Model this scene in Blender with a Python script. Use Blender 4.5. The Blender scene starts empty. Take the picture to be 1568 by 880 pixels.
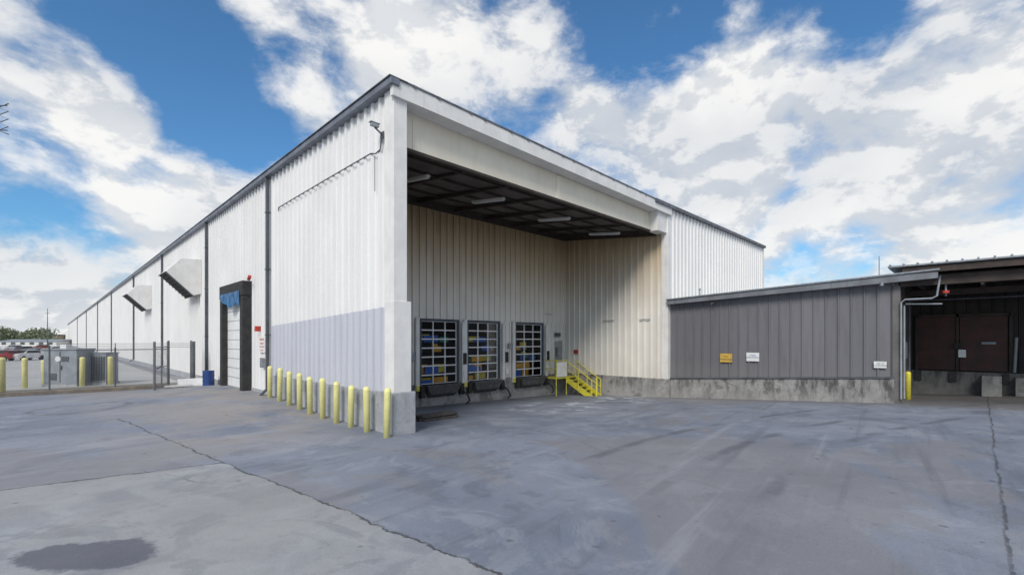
import bpy, bmesh, math, random
from mathutils import Vector
random.seed(7)
S2=math.sqrt(2)
scene=bpy.context.scene
scene.view_settings.view_transform='Standard'
scene.view_settings.look='None'
scene.view_settings.exposure=0

# ------------------------------------------------------------------ node helpers
class NT:
    def __init__(s,nt): s.nt=nt
    def n(s,t,**k):
        x=s.nt.nodes.new(t)
        for a,b in k.items(): setattr(x,a,b)
        return x
    def put(s,sock,v):
        if isinstance(v,bpy.types.NodeSocket): s.nt.links.new(v,sock)
        else: sock.default_value=v
    def m(s,op,a,b=0.0,c=0.0,clamp=False):
        x=s.n('ShaderNodeMath',operation=op); x.use_clamp=clamp
        s.put(x.inputs[0],a); s.put(x.inputs[1],b); s.put(x.inputs[2],c)
        return x.outputs[0]
    def mr(s,v,a,b,c=0.0,d=1.0,smooth=True):
        x=s.n('ShaderNodeMapRange'); x.interpolation_type='SMOOTHSTEP' if smooth else 'LINEAR'
        s.put(x.inputs[0],v); s.put(x.inputs[1],a); s.put(x.inputs[2],b); s.put(x.inputs[3],c); s.put(x.inputs[4],d)
        return x.outputs[0]
    def mix(s,f,a,b,mode='MIX'):
        x=s.n('ShaderNodeMix',data_type='RGBA',blend_type=mode)
        s.put(x.inputs[0],f)
        s.put(x.inputs[6],a if isinstance(a,bpy.types.NodeSocket) else (*a,1))
        s.put(x.inputs[7],b if isinstance(b,bpy.types.NodeSocket) else (*b,1))
        return x.outputs[2]
    def vec(s,x,y,z):
        c=s.n('ShaderNodeCombineXYZ'); s.put(c.inputs[0],x); s.put(c.inputs[1],y); s.put(c.inputs[2],z); return c.outputs[0]
    def noise(s,v,scale=1.0,detail=4.0,rough=.55,dist=0.0):
        x=s.n('ShaderNodeTexNoise'); s.put(x.inputs['Vector'],v); s.put(x.inputs['Scale'],scale)
        s.put(x.inputs['Detail'],detail); s.put(x.inputs['Roughness'],rough); s.put(x.inputs['Distortion'],dist)
        return x.outputs[0]
    def pos(s):
        g=s.n('ShaderNodeNewGeometry'); sp=s.n('ShaderNodeSeparateXYZ'); s.nt.links.new(g.outputs['Position'],sp.inputs[0])
        return g.outputs['Position'],sp.outputs[0],sp.outputs[1],sp.outputs[2]

def newmat(name):
    m=bpy.data.materials.new(name); m.use_nodes=True
    nt=m.node_tree; b=nt.nodes['Principled BSDF']
    return m,NT(nt),b

def simple(name,c1,c2=None,rough=.6,scale=2.0,metal=0.0,bump=0.0,streak=0.0,streakcol=(.2,.17,.13),bscale=None,spec=.5):
    m,h,b=newmat(name)
    P,x,y,z=h.pos()
    c2=c2 or tuple(v*.8 for v in c1)
    n=h.noise(P,scale,4,.6)
    col=h.mix(h.mr(n,.35,.65),c1,c2)
    if streak>0:
        sv=h.vec(h.m('MULTIPLY',x,6),h.m('MULTIPLY',y,6),h.m('MULTIPLY',z,.5))
        sn=h.noise(sv,1.0,4,.6)
        col=h.mix(h.m('MULTIPLY',h.mr(sn,.5,.8),streak),col,streakcol)
    h.put(b.inputs['Base Color'],col)
    b.inputs['Roughness'].default_value=rough; b.inputs['Metallic'].default_value=metal
    b.inputs['Specular IOR Level'].default_value=spec
    if bump>0:
        bn=h.n('ShaderNodeBump'); bn.inputs['Strength'].default_value=bump; bn.inputs['Distance'].default_value=.02
        h.put(bn.inputs['Height'],h.noise(P,bscale or scale*8,4,.6)); h.nt.links.new(bn.outputs[0],b.inputs['Normal'])
    return m

# ------------------------------------------------------------------ mesh helpers
class MB:
    def __init__(s): s.v=[]; s.f=[]
    def quad(s,a,b,c,d):
        i=len(s.v); s.v+= [a,b,c,d]; s.f.append((i,i+1,i+2,i+3)); return s
    def poly(s,pts):
        i=len(s.v); s.v+=list(pts); s.f.append(tuple(range(i,i+len(pts)))); return s
    def box(s,x0,x1,y0,y1,z0,z1):
        return s.hexa([(x0,y0,z0),(x1,y0,z0),(x1,y1,z0),(x0,y1,z0)],[(x0,y0,z1),(x1,y0,z1),(x1,y1,z1),(x0,y1,z1)])
    def hexa(s,lo,hi):
        i=len(s.v); s.v+=list(lo)+list(hi)
        for f in ((3,2,1,0),(4,5,6,7),(0,1,5,4),(1,2,6,5),(2,3,7,6),(3,0,4,7)): s.f.append(tuple(i+k for k in f))
        return s
    def beamx(s,x0,x1,y0,y1,b0,t0,b1,t1):
        return s.hexa([(x0,y0,b0),(x1,y0,b1),(x1,y1,b1),(x0,y1,b0)],[(x0,y0,t0),(x1,y0,t1),(x1,y1,t1),(x0,y1,t0)])
    def beamy(s,y0,y1,x0,x1,b0,t0,b1,t1):
        return s.hexa([(x0,y0,b0),(x1,y0,b0),(x1,y1,b1),(x0,y1,b1)],[(x0,y0,t0),(x1,y0,t0),(x1,y1,t1),(x0,y1,t1)])
    def prism(s,pts,off):
        n=len(pts); i=len(s.v); o=Vector(off)
        s.v+=[tuple(p) for p in pts]+[tuple(Vector(p)+o) for p in pts]
        s.f.append(tuple(range(i,i+n))); s.f.append(tuple(range(i+2*n-1,i+n-1,-1)))
        for k in range(n): s.f.append((i+k,i+n+k,i+n+(k+1)%n,i+(k+1)%n))
        return s
    def tube(s,pts,r,seg=8,r2=None):
        pts=[Vector(p) for p in pts]; rings=[]
        for k,p in enumerate(pts):
            d=(pts[min(k+1,len(pts)-1)]-pts[max(k-1,0)]).normalized()
            u=d.orthogonal().normalized()
            if k:
                u=(pu-d*pu.dot(d)).normalized() if (pu-d*pu.dot(d)).length>1e-4 else u
            pu=u; w=d.cross(u)
            rr=r if r2 is None else r+(r2-r)*k/(len(pts)-1)
            i=len(s.v)
            for a in range(seg):
                t=2*math.pi*a/seg; s.v.append(tuple(p+(u*math.cos(t)+w*math.sin(t))*rr))
            rings.append(i)
        for a,b in zip(rings,rings[1:]):
            for k in range(seg): s.f.append((a+k,a+(k+1)%seg,b+(k+1)%seg,b+k))
        s.f.append(tuple(rings[0]+k for k in range(seg))[::-1]); s.f.append(tuple(rings[-1]+k for k in range(seg)))
        return s
    def corr(s,p0,p1,n,z0,z1,z0b=None,z1b=None,pitch=.305,d=.035,prof=None):
        z0b=z0 if z0b is None else z0b; z1b=z1 if z1b is None else z1b
        prof=prof or [(0,0),(.62,0),(.70,1),(.90,1),(.98,0)]
        p0=Vector(p0);p1=Vector(p1);n=Vector(n);L=(p1-p0).length;dr=(p1-p0)/L
        pts=[];t=0.0
        while t<L:
            for a,h in prof:
                q=t+a*pitch
                if q<L: pts.append((q,h*d))
            t+=pitch
        pts.append((L,0))
        i=len(s.v)
        for q,h in pts:
            p=p0+dr*q+n*h; f=q/L
            s.v.append((p.x,p.y,z0+(z0b-z0)*f)); s.v.append((p.x,p.y,z1+(z1b-z1)*f))
        for k in range(len(pts)-1):
            a=i+2*k; s.f.append((a,a+2,a+3,a+1))
        return s
    def obj(s,name,mat,parent=None,smooth=False,bevel=0):
        me=bpy.data.meshes.new(name); me.from_pydata(s.v,[],s.f); me.materials.append(mat)
        bm=bmesh.new(); bm.from_mesh(me); bmesh.ops.recalc_face_normals(bm,faces=bm.faces); bm.to_mesh(me); bm.free()
        if smooth:
            for p in me.polygons: p.use_smooth=True
        o=bpy.data.objects.new(name,me); scene.collection.objects.link(o)
        if parent: o.parent=parent
        if bevel:
            md=o.modifiers.new('bevel','BEVEL'); md.width=bevel; md.segments=2; md.limit_method='ANGLE'
        return o
def empty(name):
    o=bpy.data.objects.new(name,None); scene.collection.objects.link(o); return o
def text(body,size,loc,rot,mat,parent,name='lettering'):
    c=bpy.data.curves.new(name,'FONT'); c.body=body; c.size=size; c.align_x='CENTER'; c.align_y='CENTER'
    c.materials.append(mat)
    o=bpy.data.objects.new(name,c); o.location=loc; o.rotation_euler=rot; scene.collection.objects.link(o); o.parent=parent
    return o
def corr3(mb,p0,p1,n,*a,**k):
    return mb.corr((p0[0],p0[1],0),(p1[0],p1[1],0),(n[0],n[1],0),*a,**k)

# ------------------------------------------------------------------ materials
def ribbed_white():
    m,h,b=newmat('white_metal_siding')
    P,x,y,z=h.pos()
    n=h.noise(P,.35,4,.6)
    col=h.mix(h.mr(n,.3,.7),(.80,.79,.785),(.74,.735,.73))
    cell=h.n('ShaderNodeTexWhiteNoise',noise_dimensions='1D'); h.put(cell.inputs['W'],h.m('FLOOR',h.m('DIVIDE',h.m('ADD',y,x),.84)))
    col=h.mix(h.m('MULTIPLY',cell.outputs[0],.18),col,(.62,.61,.60))
    sv=h.vec(h.m('MULTIPLY',x,5),h.m('MULTIPLY',y,5),h.m('MULTIPLY',z,.25))
    sn=h.noise(sv,1,4,.6)
    col=h.mix(h.m('MULTIPLY',h.mr(sn,.5,.8),.16),col,(.5,.46,.40))
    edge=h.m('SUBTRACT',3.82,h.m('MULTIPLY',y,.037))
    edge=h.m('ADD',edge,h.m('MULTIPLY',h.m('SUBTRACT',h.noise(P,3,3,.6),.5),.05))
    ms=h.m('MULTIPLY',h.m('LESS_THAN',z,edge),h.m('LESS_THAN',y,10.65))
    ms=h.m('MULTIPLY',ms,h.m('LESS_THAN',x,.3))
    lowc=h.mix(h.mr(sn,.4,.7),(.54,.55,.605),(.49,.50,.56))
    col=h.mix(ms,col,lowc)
    h.put(b.inputs['Base Color'],col); b.inputs['Roughness'].default_value=.45
    return m
M_side=ribbed_white()
def recess_white():
    m,h,b=newmat('stained_white_metal_siding')
    P,x,y,z=h.pos()
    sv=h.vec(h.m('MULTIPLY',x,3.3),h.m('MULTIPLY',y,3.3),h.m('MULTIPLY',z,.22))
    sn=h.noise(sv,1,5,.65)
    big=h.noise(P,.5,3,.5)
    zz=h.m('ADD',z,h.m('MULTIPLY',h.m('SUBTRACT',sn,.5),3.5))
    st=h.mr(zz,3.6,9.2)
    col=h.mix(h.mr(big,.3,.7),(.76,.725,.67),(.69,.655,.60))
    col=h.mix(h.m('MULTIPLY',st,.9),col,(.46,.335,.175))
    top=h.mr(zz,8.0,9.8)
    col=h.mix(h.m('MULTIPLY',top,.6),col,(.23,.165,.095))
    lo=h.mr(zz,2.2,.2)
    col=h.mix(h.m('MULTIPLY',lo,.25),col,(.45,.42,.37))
    h.put(b.inputs['Base Color'],col); b.inputs['Roughness'].default_value=.6
    return m
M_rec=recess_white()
M_cream=simple('cream_painted_fascia',(.84,.78,.65),(.78,.71,.58),.55,.6,streak=.22,streakcol=(.55,.45,.3))
M_trim=simple('white_painted_trim',(.77,.755,.73),(.69,.675,.655),.5,1.5,streak=.25,streakcol=(.44,.42,.38))
M_flash=simple('weathered_grey_flashing',(.17,.18,.20),(.10,.105,.12),.5,2,metal=.3)
M_gutter=simple('grey_gutter_metal',(.20,.22,.26),(.13,.14,.17),.45,2,metal=.3)
M_spout=simple('dark_downspout_paint',(.10,.11,.125),(.07,.075,.085),.5,2)
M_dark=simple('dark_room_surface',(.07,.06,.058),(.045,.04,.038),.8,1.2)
M_deck=simple('brown_ceiling_deck',(.125,.10,.092),(.085,.068,.062),.8,.8,streak=.3,streakcol=(.06,.045,.038))
M_beam=simple('rusty_dark_steel',(.06,.042,.034),(.035,.026,.022),.75,2)
M_black=simple('black_rubber',(.02,.02,.021),(.035,.034,.033),.8,4)
M_tube=simple('light_fixture_enamel',(.75,.75,.72),None,.4)
M_yel=simple('yellow_paint',(.78,.74,.32),(.70,.65,.27),.55,5,streak=.4,streakcol=(.42,.37,.19),bump=.2)
M_ylw=simple('safety_yellow_paint',(.74,.66,.06),(.60,.53,.07),.5,5,streak=.3)
M_steel=simple('galvanised_steel',(.36,.38,.41),(.25,.27,.29),.45,6,metal=.5)
M_red=simple('red_paint',(.5,.05,.03),(.35,.04,.03),.5)
M_wht=simple('white_enamel',(.78,.78,.77),(.7,.7,.69),.4,3)
M_blue=simple('blue_tarpaulin',(.04,.16,.34),(.015,.06,.15),.5,3,bump=1,bscale=5)
M_navy=simple('blue_plastic',(.02,.06,.22),None,.4)
M_greymetal=simple('grey_enamel_cabinet',(.30,.33,.36),(.24,.26,.29),.5,2,streak=.3)
M_wood=simple('old_timber',(.12,.10,.09),(.06,.055,.05),.8,6,bump=.4)

def concrete(name,c1,c2,grime=.6,ztop=.7,zr=1.2):
    m,h,b=newmat(name)
    P,x,y,z=h.pos()
    n=h.noise(P,1.3,6,.65); n2=h.noise(P,9,5,.6)
    col=h.mix(h.mr(n,.3,.7),c1,c2)
    col=h.mix(h.m('MULTIPLY',h.mr(n2,.45,.75),.3),col,(.14,.13,.12))
    blot=h.noise(P,.8,7,.72,.8)
    col=h.mix(h.m('MULTIPLY',h.mr(blot,.55,.62),grime*.75),col,(.09,.085,.08))
    sv=h.vec(h.m('MULTIPLY',x,3),h.m('MULTIPLY',y,3),h.m('MULTIPLY',z,.9))
    g=h.noise(sv,1,5,.7)
    g=h.m('MULTIPLY',h.mr(g,.43,.64),grime)
    g=h.m('MULTIPLY',g,h.mr(z,ztop-zr,ztop))
    col=h.mix(g,col,(.045,.042,.04))
    h.put(b.inputs['Base Color'],col); b.inputs['Roughness'].default_value=.85
    bn=h.n('ShaderNodeBump'); bn.inputs['Strength'].default_value=.5; bn.inputs['Distance'].default_value=.02
    h.put(bn.inputs['Height'],h.m('ADD',n,n2)); h.nt.links.new(bn.outputs[0],b.inputs['Normal'])
    return m
M_conc=concrete('weathered_concrete',(.37,.36,.35),(.25,.245,.24),.85,.9,1.5)
M_concL=concrete('pier_concrete',(.43,.44,.46),(.32,.33,.355),.28,1.2,1.2)

def grey_siding():
    m,h,b=newmat('grey_metal_siding')
    P,x,y,z=h.pos()
    cell=h.n('ShaderNodeTexWhiteNoise',noise_dimensions='1D'); h.put(cell.inputs['W'],h.m('FLOOR',h.m('DIVIDE',y,.92)))
    base=h.mix(cell.outputs[0],(.145,.143,.158),(.185,.18,.195))
    sv=h.vec(h.m('MULTIPLY',x,4),h.m('MULTIPLY',y,4),h.m('MULTIPLY',z,.4))
    sn=h.noise(sv,1,5,.65)
    col=h.mix(h.m('MULTIPLY',h.mr(sn,.4,.75),.5),base,(.11,.097,.097))
    col=h.mix(h.m('MULTIPLY',h.mr(z,1.9,.9),.25),col,(.22,.21,.20))
    h.put(b.inputs['Base Color'],col); b.inputs['Roughness'].default_value=.6
    return m
M_grey=grey_siding()

def ground_mat():
    m,h,b=newmat('worn_yard_paving')
    P,x,y,z=h.pos()
    wob=h.m('MULTIPLY',h.m('SUBTRACT',h.noise(P,1.1,6,.7),.5),.45)
    wob2=h.m('MULTIPLY',h.m('SUBTRACT',h.noise(P,9,4,.7),.5),.06)
    wob=h.m('ADD',wob,wob2)
    big=h.noise(P,.16,4,.6,.6); mid=h.noise(P,.75,6,.65,.4); fine=h.noise(P,16,5,.75); grit=h.noise(P,60,3,.7); pat=h.noise(P,.38,7,.7,1.2)
    big2=h.noise(P,.09,5,.65,1.0)
    col=h.mix(h.mr(big,.35,.65),(.160,.184,.240),(.225,.248,.306))
    col=h.mix(h.m('MULTIPLY',h.mr(mid,.5,.7),.5),col,(.30,.318,.365))
    col=h.mix(h.m('MULTIPLY',h.mr(mid,.46,.30),.6),col,(.12,.133,.168))
    col=h.mix(h.m('MULTIPLY',h.mr(pat,.54,.60),.35),col,(.325,.342,.385))
    col=h.mix(h.m('MULTIPLY',h.mr(pat,.44,.39),.42),col,(.11,.123,.155))
    col=h.mix(h.m('MULTIPLY',h.mr(big2,.50,.58),.55),col,(.225,.212,.212))
    sv=h.vec(h.m('MULTIPLY',h.m('ADD',x,h.m('MULTIPLY',y,.25)),.10),h.m('MULTIPLY',h.m('SUBTRACT',y,h.m('MULTIPLY',x,.12)),1.6),0.0)
    st=h.noise(sv,1,5,.6,.3)
    col=h.mix(h.m('MULTIPLY',h.mr(st,.54,.72),.5),col,(.11,.118,.142))
    col=h.mix(h.m('MULTIPLY',h.mr(st,.43,.28),.4),col,(.335,.355,.39))
    cx=h.m('SUBTRACT',x,4.0); cy=h.m('ADD',y,30.0)
    rad=h.m('SQRT',h.m('ADD',h.m('MULTIPLY',cx,cx),h.m('MULTIPLY',cy,cy)))
    for R_ in (20.6,22.3,24.4):
        a_=h.mr(h.m('ABSOLUTE',h.m('SUBTRACT',h.m('ADD',rad,h.m('MULTIPLY',wob,.4)),R_)),.22,.05)
        a_=h.m('MULTIPLY',a_,h.mr(h.noise(P,.5,3,.6),.42,.6))
        a_=h.m('MULTIPLY',a_,h.mr(x,-1,3))
        col=h.mix(h.m('MULTIPLY',a_,.6),col,(.08,.085,.105))
    xl=h.m('SUBTRACT',-3.45,h.m('MULTIPLY',h.m('ADD',y,8.16),.12))
    dx=h.m('ADD',h.m('SUBTRACT',x,xl),wob)
    dy=h.m('ADD',h.m('SUBTRACT',y,h.m('SUBTRACT',.73,h.m('MULTIPLY',h.m('ADD',x,7.91),.21))),wob)
    slab=h.m('MULTIPLY',h.m('LESS_THAN',dx,0),h.m('LESS_THAN',dy,0))
    sc=h.mix(h.mr(mid,.35,.65),(.335,.347,.368),(.265,.278,.303))
    sc=h.mix(h.m('MULTIPLY',h.mr(fine,.5,.7),.55),sc,(.43,.43,.43))
    sc=h.mix(h.m('MULTIPLY',h.mr(h.noise(P,.9,5,.6,.6),.5,.6),.6),sc,(.205,.218,.248))
    sc=h.mix(h.m('MULTIPLY',h.mr(pat,.46,.40),.5),sc,(.175,.188,.218))
    sc=h.mix(h.m('MULTIPLY',h.mr(big2,.47,.55),.4),sc,(.30,.285,.27))
    col=h.mix(slab,col,sc)
    br=h.m('MULTIPLY',h.mr(h.noise(P,.35,4,.6),.38,.56),h.m('MULTIPLY',h.mr(x,-9,-2),h.m('MULTIPLY',h.mr(x,.5,-.5),h.mr(y,-2,5))))
    col=h.mix(h.m('MULTIPLY',br,.75),col,(.30,.27,.25))
    col=h.mix(h.m('MULTIPLY',h.mr(grit,.55,.75),.45),col,(.44,.45,.46))
    col=h.mix(h.m('MULTIPLY',h.mr(grit,.44,.26),.55),col,(.075,.077,.09))
    col=h.mix(h.m('MULTIPLY',h.mr(fine,.55,.72),.45),col,(.11,.117,.138))
    spots=h.m('MULTIPLY',h.mr(h.noise(P,3.1,2,.5),.70,.76),.6)
    col=h.mix(spots,col,(.085,.09,.105))
    def line(d,w): return h.mr(h.m('ABSOLUTE',d),w,w*.35)
    j1=h.m('MULTIPLY',line(dx,.035),h.m('LESS_THAN',y,9))
    j2=h.m('MULTIPLY',line(dy,.05),h.m('LESS_THAN',dx,0))
    j3=h.m('MULTIPLY',line(h.m('ADD',h.m('ADD',y,12.45),h.m('MULTIPLY',wob,.5)),.03),h.m('GREATER_THAN',x,-3))
    j4=h.m('MULTIPLY',line(h.m('ADD',h.m('ADD',x,h.m('MULTIPLY',y,.35)),h.m('ADD',5.6,h.m('MULTIPLY',wob,1.5))),.02),h.m('MULTIPLY',h.m('LESS_THAN',y,.6),h.m('GREATER_THAN',y,-1.6)))
    j5=line(h.m('ADD',h.m('SUBTRACT',x,9.3),h.m('MULTIPLY',wob,.6)),.018)
    j6=line(h.m('ADD',h.m('ADD',y,4.6),h.m('MULTIPLY',wob,.6)),.013)
    j7=line(h.m('ADD',h.m('SUBTRACT',h.m('ADD',x,h.m('MULTIPLY',y,.6)),-2.0),h.m('MULTIPLY',wob,4.0)),.014)
    brk=h.mr(h.noise(P,2.2,3,.6),.40,.52)
    jj=h.m('MAXIMUM',h.m('MAXIMUM',j1,j2),h.m('MULTIPLY',j3,.8)); jj=h.m('MULTIPLY',jj,h.mr(brk,0,1,.55,1))
    jf=h.m('MULTIPLY',h.m('MAXIMUM',j5,j6),h.m('MULTIPLY',brk,.4))
    jf=h.m('MULTIPLY',jf,h.m('GREATER_THAN',x,0))
    jf=h.m('MAXIMUM',jf,h.m('MULTIPLY',h.m('MULTIPLY',j7,.5),brk))
    jj=h.m('MAXIMUM',jj,h.m('MAXIMUM',jf,h.m('MULTIPLY',h.m('MULTIPLY',j4,brk),.6)))
    sx=h.m('ADD',x,6.9); sy=h.m('ADD',y,3.94)
    a=h.m('DIVIDE',h.m('SUBTRACT',sx,sy),1.35); c=h.m('DIVIDE',h.m('ADD',sx,sy),.70)
    rr=h.m('ADD',h.m('SQRT',h.m('ADD',h.m('MULTIPLY',a,a),h.m('MULTIPLY',c,c))),h.m('MULTIPLY',wob,4.2))
    oil=h.mr(rr,1.05,.80)
    col=h.mix(h.m('MULTIPLY',oil,.82),col,(.09,.095,.125))
    rx=h.m('ADD',x,6.3); ry=h.m('SUBTRACT',y,13.6)
    rd=h.m('ABSOLUTE',h.m('SUBTRACT',h.m('SQRT',h.m('ADD',h.m('MULTIPLY',rx,rx),h.m('MULTIPLY',ry,ry))),1.5))
    col=h.mix(h.m('MULTIPLY',h.mr(h.m('ADD',rd,h.m('MULTIPLY',wob,.9)),.22,.08),h.m('MULTIPLY',brk,.6)),col,(.12,.11,.105))
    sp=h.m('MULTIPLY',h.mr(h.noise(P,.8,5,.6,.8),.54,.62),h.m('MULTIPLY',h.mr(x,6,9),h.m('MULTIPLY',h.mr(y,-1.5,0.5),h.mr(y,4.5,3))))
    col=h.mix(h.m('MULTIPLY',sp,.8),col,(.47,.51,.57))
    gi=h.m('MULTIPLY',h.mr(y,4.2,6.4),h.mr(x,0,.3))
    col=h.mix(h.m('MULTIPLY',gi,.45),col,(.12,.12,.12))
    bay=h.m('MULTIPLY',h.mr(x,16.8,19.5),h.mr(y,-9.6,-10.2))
    col=h.mix(h.m('MULTIPLY',bay,.75),col,(.06,.058,.058))  # bay floor: shade under the roof put into the colour, with grime
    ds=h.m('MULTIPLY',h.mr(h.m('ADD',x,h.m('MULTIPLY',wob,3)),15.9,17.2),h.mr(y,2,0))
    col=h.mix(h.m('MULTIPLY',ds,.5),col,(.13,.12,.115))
    col=h.mix(h.m('MULTIPLY',jj,.85),col,(.05,.05,.053))
    h.put(b.inputs['Base Color'],col)
    h.put(b.inputs['Roughness'],h.mr(mid,.3,.7,.55,.85)); b.inputs['Specular IOR Level'].default_value=.35
    bn=h.n('ShaderNodeBump'); bn.inputs['Strength'].default_value=.45; bn.inputs['Distance'].default_value=.02
    h.put(bn.inputs['Height'],h.m('SUBTRACT',h.m('ADD',fine,h.m('MULTIPLY',grit,.5)),h.m('MULTIPLY',jj,2)))
    h.nt.links.new(bn.outputs[0],b.inputs['Normal'])
    return m
M_ground=ground_mat()

# ------------------------------------------------------------------ ground
def sst(v,a,b):
    t=max(0,min(1,(v-a)/(b-a))); return t*t*(3-2*t)
def gz(x,y):
    if x>.05:
        t=min(1,x/17.3); yy=max(-14,min(7.25,y))
        z=-.41*t
        if yy<0: z+=t*(-.063*yy)
        else: z+=-.05*yy*min(1,(x-.05)/.3)
        return z
    return .28*sst(y,3,10.5)*(1-sst(y,17.5,21))*sst(x,-7,-1.2)
xs=[-1800,-900,-400,-200,-100,-60,-40,-30]+[-25+i for i in range(0,25)]+[0,.05,.2,.35]+[1+i*.9 for i in range(0,19)]+[17.3,18,19,20,22,24,28,34,45,70,120,300,900,1800]
ys=[-1800,-900,-300,-120,-60,-40,-30,-24,-20,-17,-15,-14]+[-13+i for i in range(0,21)]+[7.25]+[8+i for i in range(1,18)]+[28,34,45,60,90,140,250,500,900,1800]
xs=sorted(set(xs)); ys=sorted(set(ys))
g=MB()
for yv in ys:
    for xv in xs: g.v.append((xv,yv,gz(xv,yv)))
nx=len(xs)
for j in range(len(ys)-1):
    for i in range(nx-1):
        a=j*nx+i; g.f.append((a,a+1,a+nx+1,a+nx))
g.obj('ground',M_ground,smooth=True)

# ------------------------------------------------------------------ warehouse
W=empty('warehouse')
ZT=lambda x: 10.42-.0127*min(x,17.3)
RP=dict(pitch=.46,d=.075,prof=[(0,0),(.60,0),(.63,1),(.90,1),(.93,0)])
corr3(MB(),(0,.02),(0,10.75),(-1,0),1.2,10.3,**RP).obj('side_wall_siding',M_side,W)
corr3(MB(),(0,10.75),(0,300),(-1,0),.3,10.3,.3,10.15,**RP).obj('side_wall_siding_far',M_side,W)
b=MB(); b.box(.04,.30,.5,7.2,1.2,10.2); b.box(.06,.4,7.3,300,0,10.1); b.obj('wall_backing',M_trim,W)
MB().box(-.085,.34,1.0,10.72,-.3,1.2).obj('side_concrete_base',M_concL,W,bevel=.015)
MB().box(-.095,.3,10.72,300,-.3,.42).obj('side_kerb_base',M_concL,W)
MB().box(-.085,.37,-.03,.5,1.24,10.3).obj('corner_pier',M_trim,W,bevel=.01)
MB().box(-.10,.5,-.06,.45,1.24,3.95).obj('corner_guard_plate',M_trim,W,bevel=.01)
MB().box(-.12,.63,-.10,1.0,-.3,1.24).obj('pier_concrete',M_concL,W,bevel=.02)
b=MB(); b.beamx(-.18,17.36,-.14,.0,9.93,ZT(0),9.72,ZT(17.4)); b.beamx(.37,17.0,.0,.5,9.95,10.05,9.74,9.84); b.obj('upper_fascia',M_trim,W)
b=MB(); b.beamx(.37,16.0,.5,.62,8.78,9.95,8.78,9.74); b.obj('lower_fascia',M_cream,W)
b=MB()
for xx in (.9,15.6): b.box(xx,xx+.05,.47,.5,8.8,9.75)
b.box(8.0,8.25,.44,.5,8.8,9.75)
b.obj('fascia_seams',M_cream,W)
MB().beamx(.37,16,.44,.62,8.70,8.80,8.70,8.80).obj('fascia_bottom_angle',M_beam,W)
MB().box(16.0,17.06,.02,.6,8.72,9.75).obj('end_fascia_panel',M_trim,W)
MB().box(17.04,17.38,-.04,.35,.62,9.85).obj('end_pier',M_trim,W,bevel=.01)
MB().beamx(-.26,15.4,-.17,.02,ZT(0),ZT(0)+.05,ZT(15.4),ZT(15.4)+.05).obj('front_flashing',M_flash,W)
b=MB()
for i in range(15):
    xx=.6+i*1.0+random.uniform(-.3,.3); b.box(xx,xx+.12,-.18,-.16,ZT(xx)-.03,ZT(xx)+.045)
b.obj('flashing_clips',M_flash,W)
MB().beamx(15.4,33.4,-.22,.02,10.08,10.27,10.13,10.30).obj('far_gutter',M_flash,W)
MB().beamy(-.2,300,-.28,.02,10.22,10.42,10.07,10.27).obj('eave_gutter',M_gutter,W,bevel=.02)
MB().beamy(-.2,300,-.32,.3,10.425,10.45,10.275,10.30).obj('eave_flashing',M_flash,W)
MB().poly([(-.1,-.1,10.32),(33.3,0,10.12),(33.3,300,10.0),(-.1,300,10.15)]).obj('roof',M_flash,W)
corr3(MB(),(17.38,0),(33.3,0),(0,-1),4.0,10.1,4.0,10.15,**RP).obj('front_wall_siding',M_side,W)
b=MB(); b.box(33.15,33.35,-.08,.1,4,10.2); b.box(33.3,33.32,.1,60,0,10.1); b.box(17.4,33.2,.06,.2,0,10.05); b.obj('far_corner_trim',M_trim,W)
corr3(MB(),(0,300),(0,760),(-1,0),0,7.4,pitch=.84,d=.06).obj('distant_low_section',M_side,W)
MB().box(.02,60,299.8,760,0,7.3).obj('distant_section_body',M_trim,W)
# recess
def zc(y): return 8.75+(y-.3)*.1295
b=MB()
doors=[(5.78,8.02),(8.78,11.0),(12.44,14.79)]
D0,D1=.58,3.74
RB=7.25
prevx=.3
pr=[(0,0),(.72,0),(.75,1),(.94,1),(.97,0)]
RR=dict(pitch=.42,d=.07,prof=pr)
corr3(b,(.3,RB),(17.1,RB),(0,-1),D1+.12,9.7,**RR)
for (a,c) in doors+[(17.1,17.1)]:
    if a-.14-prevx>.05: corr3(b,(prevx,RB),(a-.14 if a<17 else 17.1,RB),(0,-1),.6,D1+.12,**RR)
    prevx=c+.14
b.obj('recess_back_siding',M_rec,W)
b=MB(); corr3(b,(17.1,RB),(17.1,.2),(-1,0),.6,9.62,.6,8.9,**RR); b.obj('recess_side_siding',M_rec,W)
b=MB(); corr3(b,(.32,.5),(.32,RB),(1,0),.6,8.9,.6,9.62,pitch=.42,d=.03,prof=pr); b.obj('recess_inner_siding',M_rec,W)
MB().box(17.14,17.34,.36,60,-1,9.9).obj('recess_side_backing',M_trim,W)
MB().poly([(.3,.55,zc(.55)+.05),(17.14,.55,zc(.55)+.05),(17.14,7.3,zc(7.3)+.05),(.3,7.3,zc(7.3)+.05)]).obj('ceiling_deck',M_deck,W)
b=MB()
for i in range(5):
    yy=1.0+i*1.45; z=zc(yy); b.box(.34,17.04,yy,yy+.06,z-.06,z+.03)
b.obj('ceiling_purlins',M_beam,W)
b=MB()
for xx in (3.2,5.4,7.6,9.8,12.0,14.2,16.2):
    b.beamy(.63,7.2,xx,xx+.11,zc(.63)-.05,zc(.63)+.02,zc(7.2)-.22,zc(7.2)+.02)
b.beamy(.63,7.2,16.86,17.02,zc(.63)-.15,zc(.63)+.02,zc(7.2)-.3,zc(7.2)+.02)
b.box(.36,17.02,7.02,7.16,zc(7.2)-.32,zc(7.2)-.02)
b.obj('ceiling_rafters',M_beam,W)
b=MB(); b2=MB()
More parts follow.
